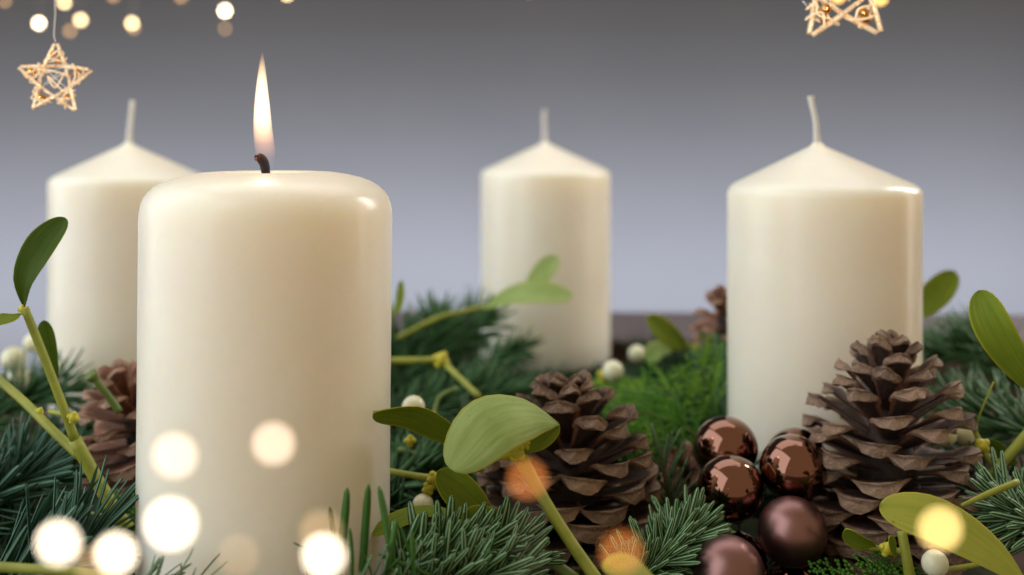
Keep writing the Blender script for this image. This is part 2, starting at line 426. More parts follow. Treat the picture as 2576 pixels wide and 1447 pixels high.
fp = [(0.1, 3), (3.2, 3), (3.42, 3.08), (R0, 3.3)]+[(R0, 3.3+(12.85-3.3)*k/10) for k in range(1, 11)]
fp += [(3.485, 13.06), (3.45, 13.25), (3.38, 13.43), (3.27, 13.58), (3.1, 13.73), (2.88, 13.85), (2.6, 13.95), (2.25, 14.03), (1.85, 14.09), (1.5, 14.11), (1.2, 14.08), (0.9, 13.98), (0.5, 13.9), (0.1, 13.88)]
t, X = candle('front', 666, 31.0, ('the burning candle', 'large burning ivory candle with melted rounded rim, nearest the camera'), fp, None, tilt=0.009)
b = MB(); b.tube([P(669, 447, 31), P(668, 428, 31), P(664, 410, 31), P(656, 398, 30.95), P(650, 396, 30.9)], [0.11, 0.125, 0.135, 0.135, 0.11], 10, samples=24)
for k in range(7): b.ball(P(652+random.uniform(-9, 8), 397+random.uniform(-4, 8), 30.95), 0.05, 8, 6)
wk = part('wick', b.mesh('wick', BURNT), t)
b = MB(); b.ball(P(644, 400, 30.9), 0.05, 8, 6); b.ball(P(657, 393, 30.9), 0.04, 8, 6); part('ember', b.mesh('ember', EMBER), wk)
# flame: a closed teardrop filled with glowing gas
ctr = smooth([(666, 424), (664, 380), (661, 320), (659, 250), (659, 190), (660, 132)] and [Vector((x, y, 0)) for x, y in [(672, 428), (667, 380), (661, 320), (659, 250), (659, 190), (660, 130)]], 26)
wid = [0.17, 0.25, 0.285, 0.275, 0.25, 0.215, 0.175, 0.135, 0.085, 0.02]
b = MB(); vs = []; fs = []
for i, c in enumerate(ctr):
    c3 = P(c.x, c.y, 31.0); r = interp(wid, i/25)
    vs += [c3+Vector((r*math.cos(2*math.pi*k/20), r*0.8*math.sin(2*math.pi*k/20), 0)) for k in range(20)]
for i in range(25): fs += [[i*20+k, i*20+(k+1) % 20, (i+1)*20+(k+1) % 20, (i+1)*20+k] for k in range(20)]
fs += [list(range(20))[::-1], [25*20+k for k in range(20)]]
b.add(vs, fs); fl = part('flame', b.mesh('flame', FLAME), t)
l = bpy.data.lights.new('flame_light', 'POINT'); l.energy = 0.014; l.color = (1, 0.62, 0.3); l.shadow_soft_size = 0.005
lo = bpy.data.objects.new('flame_light', l); col.objects.link(lo); lo.location = P(660, 215, 31)*S

# ---------------------------------------------------------------- pine cones
def scale_mesh(seed, mat, L=1.0):
    "one woody scale along +x (unit length), upper face +z, thick blunt tip"
    rr = random.Random(seed)
    b = MB(); rows = []
    w0 = 0.50*rr.uniform(.9, 1.1)
    #        x     halfw  bottom
    data = [(0.00, 0.20, -0.05), (0.30, 0.29, -0.05), (0.60, 0.42, -0.06), (0.80, 0.50, -0.10), (0.91, 0.52, -0.23), (0.985, 0.46, -0.30)]
    vs = []; uv = []
    us = [0.0, 0.14, 0.32, 0.5, 0.68, 0.86, 1.0]; ub = [.95, .82, .66, .5, .34, .18, .05]
    tw = rr.uniform(-.06, .06); cc = rr.uniform(.02, .10)
    for x, hw, zb in data:
        hw *= w0*2*0.98
        j = rr.uniform(-.02, .02)
        bow = x**2*0.08
        for u in us:                      # upper face: nearly flat, sharp lip
            s = u*2-1
            vs.append(Vector((x-0.16*s*s*(x > .7)+rr.uniform(-.03, .02)*(x > .7), s*hw+j, cc*s*s*x+bow+tw*s*x+0.03*(1-abs(s))*(x < .95)+rr.uniform(-.010, .010))))
            uv.append((u, x))
        for u in ub:          # underside: keel that deepens toward the tip
            s = u*2-1
            vs.append(Vector((x-0.05*(x > .9)-0.16*s*s*(x > .7)+rr.uniform(-.012, .012), s*hw*0.96+j, zb*(1-abs(s)**2.7)*rr.uniform(.85, 1.15)+cc*s*s*x+bow+tw*s*x+rr.uniform(-.02, .02))))
            uv.append((u, x if x > .85 else x*0.85))
    n = 14; m = len(data); fs = []
    for i in range(m-1):
        fs += [[i*n+k, i*n+(k+1) % n, (i+1)*n+(k+1) % n, (i+1)*n+k][::-1] for k in range(n)]
    # blunt end with a small boss
    e0 = (m-1)*n; mid0 = sum((vs[e0+k] for k in range(n)), Vector())/n
    r1 = len(vs)
    for k in range(n):
        q = vs[e0+k].lerp(mid0, .45)+Vector((.035+rr.uniform(-.015, .02), rr.uniform(-.012, .012), rr.uniform(-.012, .012))); vs.append(q); uv.append((0.5, 1.0))
    c = len(vs); vs.append(mid0+Vector((.075, rr.uniform(-.03, .03), .03))); uv.append((0.5, 1.0))
    fs += [[e0+k, e0+(k+1) % n, r1+(k+1) % n, r1+k][::-1] for k in range(n)]
    e0 = r1
    fs += [[e0+k, e0+(k+1) % n, c][::-1] for k in range(n)]
    fs.append([k for k in range(n)])
    b.add(vs, fs, uv)
    me = b.mesh('scale', mat); me.set_sharp_from_angle(angle=R(38)); return me
SCM = [scale_mesh(k, SCALE) for k in range(7)]; SCR = [scale_mesh(k+20, SCALE_R) for k in range(7)]
def sharp(me):
    return me
def pine_cone(label, basep, axis, H, rad, n=84, meshes=SCM, twist=0.0, group='brown pine cones', width=1.0, openness=1.0, seed=3):
    rr = random.Random(seed)
    basep = Vector(basep); axis = Vector(axis).normalized()
    t = thing('pine_cone', label, 'pine cone', basep, group)
    A = frame(basep, axis.orthogonal(), axis)
    bx, by, bz = A.col[0].xyz, A.col[1].xyz, A.col[2].xyz
    Hc = H*0.74
    b = MB(); b.tube([basep+axis*(Hc*k/5) for k in range(6)], [.22*rad, .34*rad, .32*rad, .24*rad, .16*rad, .07*rad], 12)
    part('core', b.mesh('core', CORE), t)
    ga = math.pi*(3-math.sqrt(5))
    for i in range(n):
        u = (i+0.5)/n
        tt = u**1.3                            # denser at the bottom
        z = Hc*(0.02+0.98*tt)
        rc = rad*interp([.20, .30, .30, .24, .17, .09, .02], tt)
        ln = rad*interp([.50, .66, .74, .77, .78, .77, .74, .66, .50], tt)*rr.uniform(.94, 1.06)
        el = R(interp([-26, -12, -3, 4, 11, 22, 36, 52, 74], tt)+rr.uniform(-6, 6))*openness
        a = i*ga+twist+rr.uniform(-.09, .09)
        rd = bx*math.cos(a)+by*math.sin(a)
        d = rd*math.cos(el)+bz*math.sin(el)
        up = bz*math.cos(el)-rd*math.sin(el)
        up = up+rd.cross(bz)*rr.uniform(-.14, .14)
        M = frame(basep+bz*z+rd*rc*0.7, d, up)
        wd = width*rad*interp([.52, .56, .57, .54, .48, .42, .35, .28, .20], tt)*rr.uniform(.92, 1.08)
        M = M @ Matrix.Diagonal((ln, wd/0.98, ln*0.32+wd*0.42, 1))
        part('scale', meshes[i % 7], t, M)
    return t
d = 35.0
pine_cone('wide open pine cone in the middle, behind a yellow green mistletoe stem', P(1440, 1415, d), (-0.03, 0.05, 1), 6.0, 3.1, 110, seed=5, twist=0.4)
d = 34.5
pine_cone('tallest pine cone, right beside the baubles in front of a candle', P(2232, 1405, d), (0.03, 0.06, 1), 7.4, 2.98, 114, seed=9, twist=1.7)
pine_cone('reddish pine cone half hidden behind the burning candle', P(420, 1215, 38.2), (-0.35, -0.25, 1), 4.6, 2.45, 60, SCR, 1.0, width=1.1, seed=12)
pine_cone('blurred pine cone peeping out behind a candle at the back', P(1845, 905, 48.5), (-0.22, -0.15, 1), 3.4, 1.75, 44, SCR, 0.3, seed=21)
pine_cone('small pine cone low behind the left glossy bauble', P(1775, 1235, 38.6), (-0.5, -0.3, 0.6), 2.2, 1.2, 36, SCR, 0.8, seed=31)

# ---------------------------------------------------------------- baubles
hub = Vector((7.4, 35.2, 1.2))
BALL = {}
for nm, mt in (('glossy', GLOSS), ('matte', MATTE)):
    q = MB(); q.ball((0, 0, 0), 1.0, 64, 40); BALL[nm] = q.mesh('ball_'+nm, mt)
q = MB(); q.lathe([(0.02, .95), (0.24, .95), (0.26, .985), (0.25, 1.16), (0.2, 1.2), (0.02, 1.2)], 20)
CAP = q.mesh('cap', CAPM)
def bauble(label, px, py, d, r, kind):
    c = P(px, py, d); t = thing('bauble', label, 'bauble', c, 'brown glass baubles bunched between the cones')
    ax = (hub-c).normalized()
    M = frame(c, ax.orthogonal(), ax, r)
    part('ball', BALL[kind], t, M); part('cap', CAP, t, M)
    b = MB(); b.tube([c+ax*r*1.15, lerp(c+ax*r*1.15, hub, .5)+Vector((.05, .1, -.1)), hub], 0.04, 6); part('wire_stem', b.mesh('wire_stem', WIRE), t)
bauble('glossy brown bauble at the upper left of the bunch', 1825, 1128, 35.8, 1.015, 'glossy')
bauble('glossy brown bauble lower left, in front of another glossy one', 1838, 1228, 33.9, 0.99, 'glossy')
bauble('glossy brown bauble front right, resting above a matte one', 1995, 1177, 34.0, 0.985, 'glossy')
bauble('glossy brown bauble mostly hidden behind the front right glossy one', 2003, 1152, 36.0, 0.95, 'glossy')
bauble('matte mauve brown bauble below the glossy pair', 1993, 1337, 32.5, 0.985, 'matte')
bauble('matte mauve brown bauble cut off by the bottom edge, nearest', 1832, 1440, 31.0, 0.995, 'matte')
bauble('dark matte bauble peeping out beside the tall pine cone', 2012, 1330, 34.5, 0.98, 'matte')
bauble('dark glossy bauble in shade behind the nearest matte one', 1850, 1418, 33.3, 0.94, 'glossy')
bauble('dark glossy bauble lowest of the bunch at the bottom edge', 2005, 1480, 33.7, 0.95, 'glossy')

# ---------------------------------------------------------------- needles and fir sprigs
def needle_geom(b, M, bend, seed, w=0.052, taper=False, mi0=0, rows=5):
    rr = random.Random(seed)
    xs = [0.0, 0.1, 0.45, 0.8, 0.94, 1.0] if rows > 4 else [0.0, 0.5, 1.0]
    ws = [0.45, 0.85, 1.0, 0.95, 0.72, 0.28] if rows > 4 else [0.6, 1.0, 0.35]
    vs = []; uv = []
    for x, k in zip(xs, ws):
        if taper: k *= (1-x*0.6)
        z = bend*x*x; h = w*k
        for y, dz, u in ((-h, 0, 0), (0, h*0.20, .5), (h, 0, 1), (0, -h*0.42, .5)):
            vs.append(M @ Vector((x, y, z+dz))); uv.append((u, x))
    fs = []; mi = []
    for i in range(len(xs)-1):
        for k in range(4):
            fs.append([i*4+k, (i+1)*4+k, (i+1)*4+(k+1) % 4, i*4+(k+1) % 4][::-1]); mi.append(mi0+(0 if k < 2 else 1))
    n = (len(xs)-1)*4
    fs.append([n, n+1, n+2, n+3]); mi.append(mi0); fs.append([3, 2, 1, 0]); mi.append(mi0)
    b.add(vs, fs, uv, mi)
def needle_set(mats, taper=False, w=0.052):
    out = []
    for k in range(7):
        b = MB(); needle_geom(b, Matrix.Identity(4), [-.18, -.10, -.04, 0.02, .06, .12, .2][k], k, w*random.uniform(.9, 1.1), taper)
        out.append(b.mesh('needle', mats))
    return out
N_FIR = needle_set(FIR, w=0.058); N_WIDE = needle_set(FIR, w=0.068); N_BLUE = needle_set(FIRBLUE); N_BACK = needle_set(FIRBACK, w=0.04)
def sprig_frames(axis, n, nl, up, spread, lo, hi, rr, t0=0.03, tipfan=True, face=None):
    pts = smooth(axis, 40); out = []
    for i in range(n):
        u = t0+(1-t0)*(i+rr.random()*.6)/n
        k = min(int(u*39), 38); p = pts[k].lerp(pts[k+1], u*39-k)
        T = (pts[k+1]-pts[k]).normalized()
        U = Vector(up); N = (U-T*U.dot(T)).normalized(); B = T.cross(N)
        ph = R(rr.uniform(lo, hi))
        al = R(spread+rr.uniform(-20, 20))*(1-(0.55*max(0, u-.85)/.15 if tipfan else 0))
        rad = B*math.cos(ph)+N*math.sin(ph)
        dr = T*math.cos(al)+rad*math.sin(al)
        zt = T*math.sin(al)-rad*math.cos(al)
        zt = zt+T.cross(rad)*rr.uniform(-.5, .5)
        if face: zt = Vector(face)+T*rr.uniform(-.7, .7)+U*rr.uniform(-.3, .3)
        L = nl*rr.uniform(.78, 1.1)*(1-0.25*max(0, u-.9)/.1)
        out.append(frame(p, dr, zt, L))
    return out
def fir_sprig(label, axis, n, nl, meshes, mats, up=(0, -.2, 1), spread=58, lo=-10, hi=190, seed=1, stuff=False, r=(0.13, 0.07), face=None, extra=(), single=()):
    rr = random.Random(seed)
    t = thing('fir_sprig', label, 'fir sprig', axis[0], 'fir sprigs of the wreath')
    b = MB(); b.tube(axis, list(r), 8); part('twig', b.mesh('twig', TWIG), t)
    fr = sprig_frames(axis, n, nl, up, spread, lo, hi, rr, face=face)
    for p0, p1, d in single:
        a_, b_ = P(*p0, d+.15), P(*p1, d); fr.append(frame(a_, b_-a_, Vector((rr.uniform(-.5, .5), -1, 0)), (b_-a_).length) @ Matrix.Diagonal((1, .74, .8, 1)))
    for ax2, n2 in extra:
        b = MB(); b.tube(ax2, [x*.8 for x in r], 8); part('side_twig', b.mesh('side_twig', TWIG), t)
        fr += sprig_frames(ax2, n2, nl*.9, up, spread, lo, hi, rr, face=face)
    if stuff:
        b = MB()
        for k, M in enumerate(fr): needle_geom(b, M, rr.uniform(-.2, .2), k, 0.05, rows=3)
        part('needles', b.mesh('needles', mats), t, kind='stuff')
    else:
        for k, M in enumerate(fr):
            part('needle', meshes[rr.randrange(7)], t, M)
    return t
# near, sharp ones: every needle an object
fir_sprig('dark blue green fir sprig with upright needles at lower left', [P(-60, 1500, 28.6), P(60, 1455, 29), P(150, 1410, 29.4), P(230, 1385, 29.8)], 84, 2.4, N_BLUE, FIRBLUE, up=(0.25, -.2, 1), spread=52, lo=-10, hi=190, seed=2)
fir_sprig('blue green fir sprig against the left edge above the lit bulbs', [P(-120, 1330, 34), P(-50, 1270, 34.5), P(30, 1225, 35), P(90, 1200, 35.5)], 100, 2.2, N_BLUE, FIRBLUE, up=(0.2, -.3, 1), spread=55, seed=3)
fir_sprig('fir sprig with tall single needles against the burning candle base', [P(770, 1500, 26.9), P(860, 1490, 26.9), P(960, 1475, 27.0), P(1030, 1450, 27.1)], 14, 1.2, N_FIR, FIR, up=(0.06, 0.0, 1), spread=78, lo=35, hi=145, seed=44,
  single=[((850, 1420), (829, 1277), 27.1), ((848, 1480), (880, 1224), 27.1), ((885, 1460), (890, 1318), 27), ((908, 1480), (927, 1217), 27.1), ((992, 1440), (960, 1232), 27), ((968, 1480), (998, 1308), 26.9), ((1040, 1420), (1008, 1322), 27),
          ((1045, 1470), (1035, 1335), 26.9), ((800, 1395), (738, 1364), 27.1), ((930, 1480), (1010, 1400), 26.8), ((1090, 1450), (950, 1395), 27), ((870, 1500), (820, 1440), 26.9), ((1060, 1480), (975, 1425), 26.8)])
fir_sprig('fir sprig showing striped needle undersides below the middle pine cone', [P(975, 1455, 28.6), P(1080, 1425, 29.0), P(1190, 1405, 29.6), P(1310, 1415, 30.4)], 105, 1.6, N_WIDE, FIR, up=(.15, -.45, .9), spread=72, lo=45, hi=135, seed=5, face=(.3, 1, -.3),
  extra=[([P(1000, 1490, 27.8), P(1110, 1470, 28), P(1210, 1455, 28.3), P(1300, 1465, 28.8)], 60)])
fir_sprig('fir sprig curling between the middle pine cone and the baubles', [P(1560, 1500, 30.6), P(1640, 1430, 31.2), P(1700, 1375, 31.8), P(1750, 1345, 32.4)], 190, 1.4, N_FIR, FIR, up=(-.1, -.7, .7), spread=58, seed=6, face=(0, 1, -.5))
fir_sprig('fir sprig rising behind the left glossy bauble', [P(1690, 1330, 35.4), P(1680, 1240, 36), P(1665, 1150, 36.6)], 30, 1.5, N_FIR, FIR, up=(0, -1, .3), spread=50, seed=7)
fir_sprig('silvery fir sprig at the right edge beside the big leaf', [P(2660, 1340, 31.6), P(2580, 1300, 32.2), P(2500, 1265, 33)], 100, 1.7, N_FIR, FIR, up=(0, -.7, .7), spread=60, lo=-40, hi=220, seed=8, face=(0, 1, -.5))
fir_sprig('low fir sprig at the foot of the burning candle', [P(330, 1490, 26.6), P(400, 1480, 26.9), P(500, 1478, 26.9)], 22, 1.0, N_FIR, FIR, up=(0, -.2, 1), spread=60, lo=20, hi=160, seed=9)
# blurred ones farther back
fir_sprig('dark fir sprig at the left edge below the blurred white berries', [P(-120, 1110, 42), P(-20, 1050, 43), P(80, 1000, 44), P(160, 985, 45)], 150, 2.0, N_BACK, FIRBACK, up=(0, -.4, 1), spread=58, seed=31, stuff=True)
fir_sprig('dark fir sprig rising toward the farthest candle at its left', [P(980, 1000, 52), P(1060, 910, 53.5), P(1150, 850, 55), P(1215, 815, 56)], 170, 2.2, N_BACK, FIRBACK, up=(0, -.4, 1), spread=56, seed=11, stuff=True, extra=[([P(1060, 920, 53.3), P(1090, 860, 53.8), P(1100, 825, 54.3)], 90), ([P(1020, 960, 52.6), P(1000, 890, 53), P(1020, 850, 53.4)], 90)])
fir_sprig('spruce twig with bare brown stem and feathery tip before the farthest candle', [P(1215, 925, 49.5), P(1262, 900, 50), P(1308, 880, 50.5)], 150, 1.35, N_BACK, FIRBACK, up=(0, -.3, 1), spread=42, lo=0, hi=360, seed=12, stuff=True, r=(0.11, 0.09))
fir_sprig('dark fir sprig behind the pale mistletoe leaf', [P(960, 1080, 45), P(1060, 1040, 46), P(1180, 1010, 47), P(1290, 1000, 48)], 160, 2.0, N_BACK, FIRBACK, up=(0, -.5, .9), spread=58, seed=13, stuff=True)
fir_sprig('fir sprig at the right behind the tallest pine cone', [P(2640, 1000, 46), P(2520, 935, 47), P(2410, 900, 48), P(2310, 890, 49)], 190, 2.2, N_BACK, FIRBACK, up=(0, -.4, 1), spread=55, seed=14, stuff=True, extra=[([P(2560, 960, 46.6), P(2500, 900, 47.2), P(2440, 870, 47.8)], 100)])
fir_sprig('fir sprig at the right edge behind curved mistletoe leaves', [P(2680, 1130, 38), P(2570, 1090, 39), P(2470, 1060, 40), P(2400, 1050, 41)], 150, 2.1, N_BACK, FIRBACK, up=(0, -.5, .9), spread=58, seed=15, stuff=True)
fir_sprig('fir sprig between the burning candle and the mistletoe berry', [P(960, 1230, 37), P(1060, 1200, 38), P(1180, 1180, 39)], 120, 1.9, N_BACK, FIRBACK, up=(0, -.6, .8), spread=58, seed=16, stuff=True)
fir_sprig('fir sprig beside the right candle in the yellow green foliage', [P(1830, 1120, 44), P(1800, 1040, 45), P(1790, 960, 46), P(1795, 920, 46.6)], 170, 1.5, N_BACK, FIRBACK, up=(0, -.9, .4), spread=48, seed=17, stuff=True)

# dense bed between everything: one mass
rr = random.Random(99)
bed = MB()
cones_xy = [(1.77, 35, 2.3), (11.4, 34.5, 2.3), (-11.6, 38.2, 1.6), (7.4, 34, 2.3)]
def free(x, y, m=0.0):
    if any((x-c.x)**2+(y-c.y)**2 < (3.75+m)**2 for c in CAND.values()): return False
    return not any((x-a)**2+(y-b)**2 < (c+m*.5)**2 for a, b, c in cones_xy)
cnt = 0
while cnt < 330:
    x = rr.uniform(-24, 20); y = rr.uniform(27, 64)
    if (x-WC.x)**2+(y-WC.y)**2 > 19.3**2 or not free(x, y): continue
    a = rr.uniform(0, 2*math.pi); L = rr.uniform(2.5, 4.5)
    zt = 3.6+0.6*rr.random()
    if y > 42 and -4 < x < 9: zt = 2.7+.4*rr.random()
    nb = rr.uniform(1.3, 1.7)
    if y < 36: zt = 2.1+.3*rr.random(); nb = 1.0
    ax = []
    ok = True
    for k in range(4):
        q = Vector((x+math.cos(a)*L*k/3, y+math.sin(a)*L*k/3, lerp(2.0, zt, k/3)))
        if not free(q.x, q.y, .2): ok = False
        ax.append(q)
    if not ok: continue
    cnt += 1
    bed.tube(ax, [.1, .06], 5, mi=2, samples=6)
    for M in sprig_frames(ax, 46, nb, (0, 0, 1), 56, -10, 190, rr):
        tip = M @ Vector((1, 0, 0))
        if not free(tip.x, tip.y, -.15): continue
        needle_geom(bed, M, rr.uniform(-.2, .2), cnt, 0.052, rows=3)
setting('evergreen_bed', bed.mesh('evergreen_bed', BED+[TWIG]), 'stuff', 'dense bed of dark fir needles filling the wreath between candles and cones', 'greenery')

# ---------------------------------------------------------------- cypress sprays
def cyp_mat(name, a, b_):
    m, nt, b = new_mat(name)
    rnd = nd(nt, 'ShaderNodeObjectInfo').outputs['Random']
    n = math_(nt, 'ADD', math_(nt, 'MULTIPLY', noise_(nt, 45, 3), .6), math_(nt, 'MULTIPLY', rnd, .4))
    nt.links.new(ramp(nt, n, [(0.25, (a[0]*.6, a[1]*.6, a[2])), (0.5, a), (0.72, b_)]), b.inputs['Base Color']); b.inputs['Roughness'].default_value = 0.5
    tr_ = nd(nt, 'ShaderNodeBsdfTranslucent'); tr_.inputs[0].default_value = (*b_, 1)
    mx = nd(nt, 'ShaderNodeMixShader'); mx.inputs[0].default_value = 0.42
    nt.links.new(b.outputs[0], mx.inputs[1]); nt.links.new(tr_.outputs[0], mx.inputs[2])
    nt.links.new(mx.outputs[0], nt.nodes['Material Output'].inputs['Surface'])
    return m
CYP = cyp_mat('cypress green', (0.10, 0.29, 0.015), (0.38, 0.64, 0.07))
CYPD = cyp_mat('deep cypress green', (0.05, 0.17, 0.012), (0.15, 0.33, 0.03))
def cypress_mesh(seed, mat):
    rr = random.Random(seed); b = MB(); st = MB()
    def chain(p, ang, L, w, step):
        n = max(2, int(L/step)); q = Vector(p); c = 0
        for k in range(n):
            ang += rr.uniform(-.09, .09); c += 1
            dx = Vector((math.cos(ang), math.sin(ang), 0)); sd = Vector((-dx.y, dx.x, 0))
            ww = w*(1-.45*k/n); zz = Vector((0, 0, ww*.55))
            bend = Vector((0, 0, -.03*q.x*q.x-.09*q.y*q.y+.12*math.sin(q.x*3+q.y*2.5+seed)))
            a0 = q+bend; a1 = q+dx*step*1.5+bend; m = q+dx*step*.95+bend
            b.add([a0, m+sd*ww, a1, m-sd*ww, m+zz, m-zz], [[0, 4, 1], [1, 4, 2], [2, 4, 3], [3, 4, 0], [0, 1, 5], [1, 2, 5], [2, 3, 5], [3, 0, 5]])
            q = q+dx*step
        return q
    Lm = 5.2; x = 0.3; side = 1; ang = 0
    chain((0, 0, 0), 0, Lm, .10, .16)
    while x < Lm-.2:
        L2 = 2.3*math.sin(math.pi*min(1, (x+.7)/(Lm+.6)))**.8*rr.uniform(.85, 1.1)
        a2 = side*R(rr.uniform(42, 56)); s2 = .30
        chain((x, 0, 0), a2, L2, .13, .2)
        y = .25; sd2 = 1
        while y < L2-.1:
            L3 = .95*(1-y/L2)**.6*rr.uniform(.8, 1.1)+.15
            chain((x+math.cos(a2)*y, math.sin(a2)*y, rr.uniform(-.05, .05)), a2+sd2*R(42)-side*R(6), L3, .13, .2)
            y += s2; sd2 *= -1
        x += .36; side *= -1
    st.tube([(0, 0, 0), (Lm*.5, 0, -.17), (Lm*.85, 0, -.45)], [.07, .03], 6)
    return b.mesh('foliage', mat), st.mesh('stem', STEMG)
CY = [cypress_mesh(k, CYP) for k in range(3)]; CYD = [cypress_mesh(k+9, CYPD) for k in range(2)]
def cypress(label, p, dirv, up, s=1.0, set_=CY, k=0):
    t = thing('cypress_sprig', label, 'cypress sprig', p, 'flat cypress sprays of the wreath')
    M = frame(p, dirv, up, s)
    part('foliage', set_[k % len(set_)][0], t, M, kind='stuff'); part('stem', set_[k % len(set_)][1], t, M)
CYL = ['highest at the far side', 'beside the right candle', 'leaning over the dark gap', 'drooping toward the pine cone', 'low above the upper glossy bauble',
       'nearest the round berry', 'in the middle of the clump', 'touching the tall fir sprig', 'hanging behind the pine cone tip', 'lowest, just above the bauble']
CYP_ = [(1700, 975, 48, -.9, .1, .1), (1810, 990, 46, -.5, -.3, .35), (1640, 1020, 45, -.8, -.3, .0), (1760, 1040, 43.5, -.95, -.2, .1), (1790, 1110, 41.5, -.8, -.2, .45),
        (1650, 985, 46, -.6, .2, .0), (1720, 1000, 45, -.3, -.7, .25), (1800, 1040, 44, -.2, -.6, .6), (1660, 1060, 42, -.7, -.6, .05), (1700, 1140, 40, -.5, -.6, .35)]
rc = random.Random(17)
for k, (px, py, d, dx, dy, dz) in enumerate(CYP_):
    cypress('bright green cypress spray left of the right candle, '+CYL[k], P(px, py, d), (dx, dy, dz), (rc.uniform(-.9, .9), rc.uniform(-1, -.1), rc.uniform(.1, 1)), rc.uniform(.42, .72), CY, k)
cypress('dark cypress spray at the bottom edge under the tallest pine cone', P(2330, 1462, 30.8), (-1, -.15, .02), (0, -.55, .8), .62, CYD, 0)
cypress('cypress spray tucked under the matte bauble at the bottom edge', P(2160, 1395, 32.2), (.6, -.9, -.1), (0, -.4, .9), .5, CYD, 1)
cypress('cypress spray glowing green between the bottom leaf and the left cone', P(230, 1290, 33.5), (1, -.1, -.1), (0, -.8, .6), .6, CYD, 1)

# ---------------------------------------------------------------- mistletoe
def leaf_mesh(mid, W, nh, mat, cup=0.22, th=0.05, tip=0.5, basew=0.9, wav=0.0, seed=0):
    n = 18; m = 9
    vpar = [(1-math.cos(math.pi*i/(n-1)))/2 for i in range(n)]
    dense = smooth(mid, 120)
    rr = random.Random(seed); ph = rr.random()*6
    N0 = Vector(nh).normalized(); top = []; bot = []; uv = []
    vm = basew/(basew+tip); nrm = vm**basew*(1-vm)**tip
    for v in vpar:
        k = min(int(v*119), 118); p = dense[k].lerp(dense[k+1], v*119-k)
        T = (dense[min(k+2, 119)]-dense[max(k-1, 0)]).normalized()
        N = (N0-T*N0.dot(T)).normalized(); B = T.cross(N)
        hw = W/2*max(0.0, v**basew*(1-v)**tip/nrm)
        if v < .15: hw = max(hw, .05)
        for j in range(m):
            s = j/(m-1)*2-1; s = math.sin(s*math.pi/2)
            off = cup*hw*s*s+wav*math.sin(v*9+ph)*s*hw-0.03*W*math.cos(s*math.pi/2)**8
            q = p+B*s*hw+N*off
            t_ = th/2*(1-abs(s)**4*.75)
            top.append(q+N*t_); bot.append(q-N*t_); uv.append((s*.5+.5, v))
    b = MB(); L = len(top); fs = []
    for i in range(n-1):
        for j in range(m-1):
            a = i*m+j
            fs.append([a, a+m, a+m+1, a+1]); fs.append([L+a, L+a+1, L+a+m+1, L+a+m])
        fs.append([i*m, L+i*m, L+(i+1)*m, (i+1)*m]); e = i*m+m-1
        fs.append([e, e+m, L+e+m, L+e])
    b.add(top+bot, fs, uv+uv)
    return b.mesh('leaf', mat)
CAMV = Vector((0, 0, CAMZ))
GREEN = {'d': LEAF_D, 'm': LEAF_M, 'l': LEAF_L, 'y': LEAF_Y}
def mistletoe(label, root, stems=(), leaves=(), berries=(), nodes=(), group='mistletoe sprigs of the wreath'):
    """stems: ([(px,py,d)...], [radii cm], mat)  leaves: ([(px,py,d)...], width px, shade, normal hint, cup)
       berries: (px,py,d,r cm)  nodes: (px,py,d,r cm)"""
    t = thing('mistletoe_sprig', label, 'mistletoe', P(*root), group)
    for pts, rad, mt in stems:
        b = MB(); b.tube([P(*p) for p in pts], rad, 10); part('stem', b.mesh('stem', mt), t)
    for i, (pts, wpx, sh, nh, cup) in enumerate(leaves):
        mid = [P(*p) for p in pts]; d = sum(p[2] for p in pts)/len(pts)
        part('leaf', leaf_mesh(mid, wpx*d/F, nh, GREEN[sh], cup, seed=i), t)
    for p in berries:
        c = P(*p[:3]); b = MB(); b.ball(c, p[3], 24, 16); bo = part('berry', b.mesh('berry', BERRY), t)
        q = MB(); q.ball(c+Vector((.1*p[3], -.75*p[3], -.62*p[3])), .12*p[3], 8, 6); part('berry_eye', q.mesh('berry_eye', CORE), bo)
    for p in nodes:
        b = MB(); c = P(*p[:3])
        b.ball(c, p[3], 12, 8)
        for k in range(4):
            a = k*1.6+p[0]; b.ball(c+Vector((math.cos(a), -.3, math.sin(a)))*p[3]*.75, p[3]*.55, 10, 7)
        part('node', b.mesh('node', NODE), t)
FC = (0, -1, .35)
mistletoe('mistletoe sprig at the left with tall dark upright leaf and thick stem', (370, 1395, 33.5),
  stems=[([(375, 1395, 33.5), (300, 1300, 33), (240, 1200, 32.8), (188, 1105, 32.6)], [.2, .21, .2, .19], STEM),
         ([(188, 1105, 32.6), (150, 1000, 32.4), (100, 870, 32.2), (62, 775, 32)], [.15, .13, .13, .12], STEM),
         ([(205, 1150, 32.8), (130, 1080, 33.2), (60, 1010, 33.8), (-20, 940, 34.5)], [.15, .13, .13, .13], STEM),
         ([(185, 1050, 32.5), (150, 1040, 33), (125, 1035, 33.4)], [.08, .07], STEM)],
  leaves=[([(60, 775, 32), (62, 700, 31.6), (105, 620, 31.4), (165, 548, 31.8)], 92, 'd', (-.35, -1, .2), .2),
          ([(50, 790, 32), (20, 800, 31.6), (-50, 815, 31)], 46, 'm', (0, -.7, .8), .1),
          ([(146, 985, 33.4), (128, 920, 33.6), (116, 860, 33.8), (110, 806, 34)], 46, 'd', (.7, -1, .1), .2)],
  berries=[(34, 903, 48, .52), (48, 948, 48.5, .48), (84, 862, 49, .42)],
  nodes=[(58, 778, 32, .12), (185, 1050, 32.4, .15), (100, 1035, 33.5, .11)])
mistletoe('cut dark green stalk sticking up beside the reddish cone', (285, 1020, 36),
  stems=[([(300, 1035, 36), (268, 990, 35.8), (240, 955, 35.6)], [.13, .12, .12], STEMG), ([(240, 955, 35.6), (228, 942, 35.5)], [.13, .23], STEMG)])
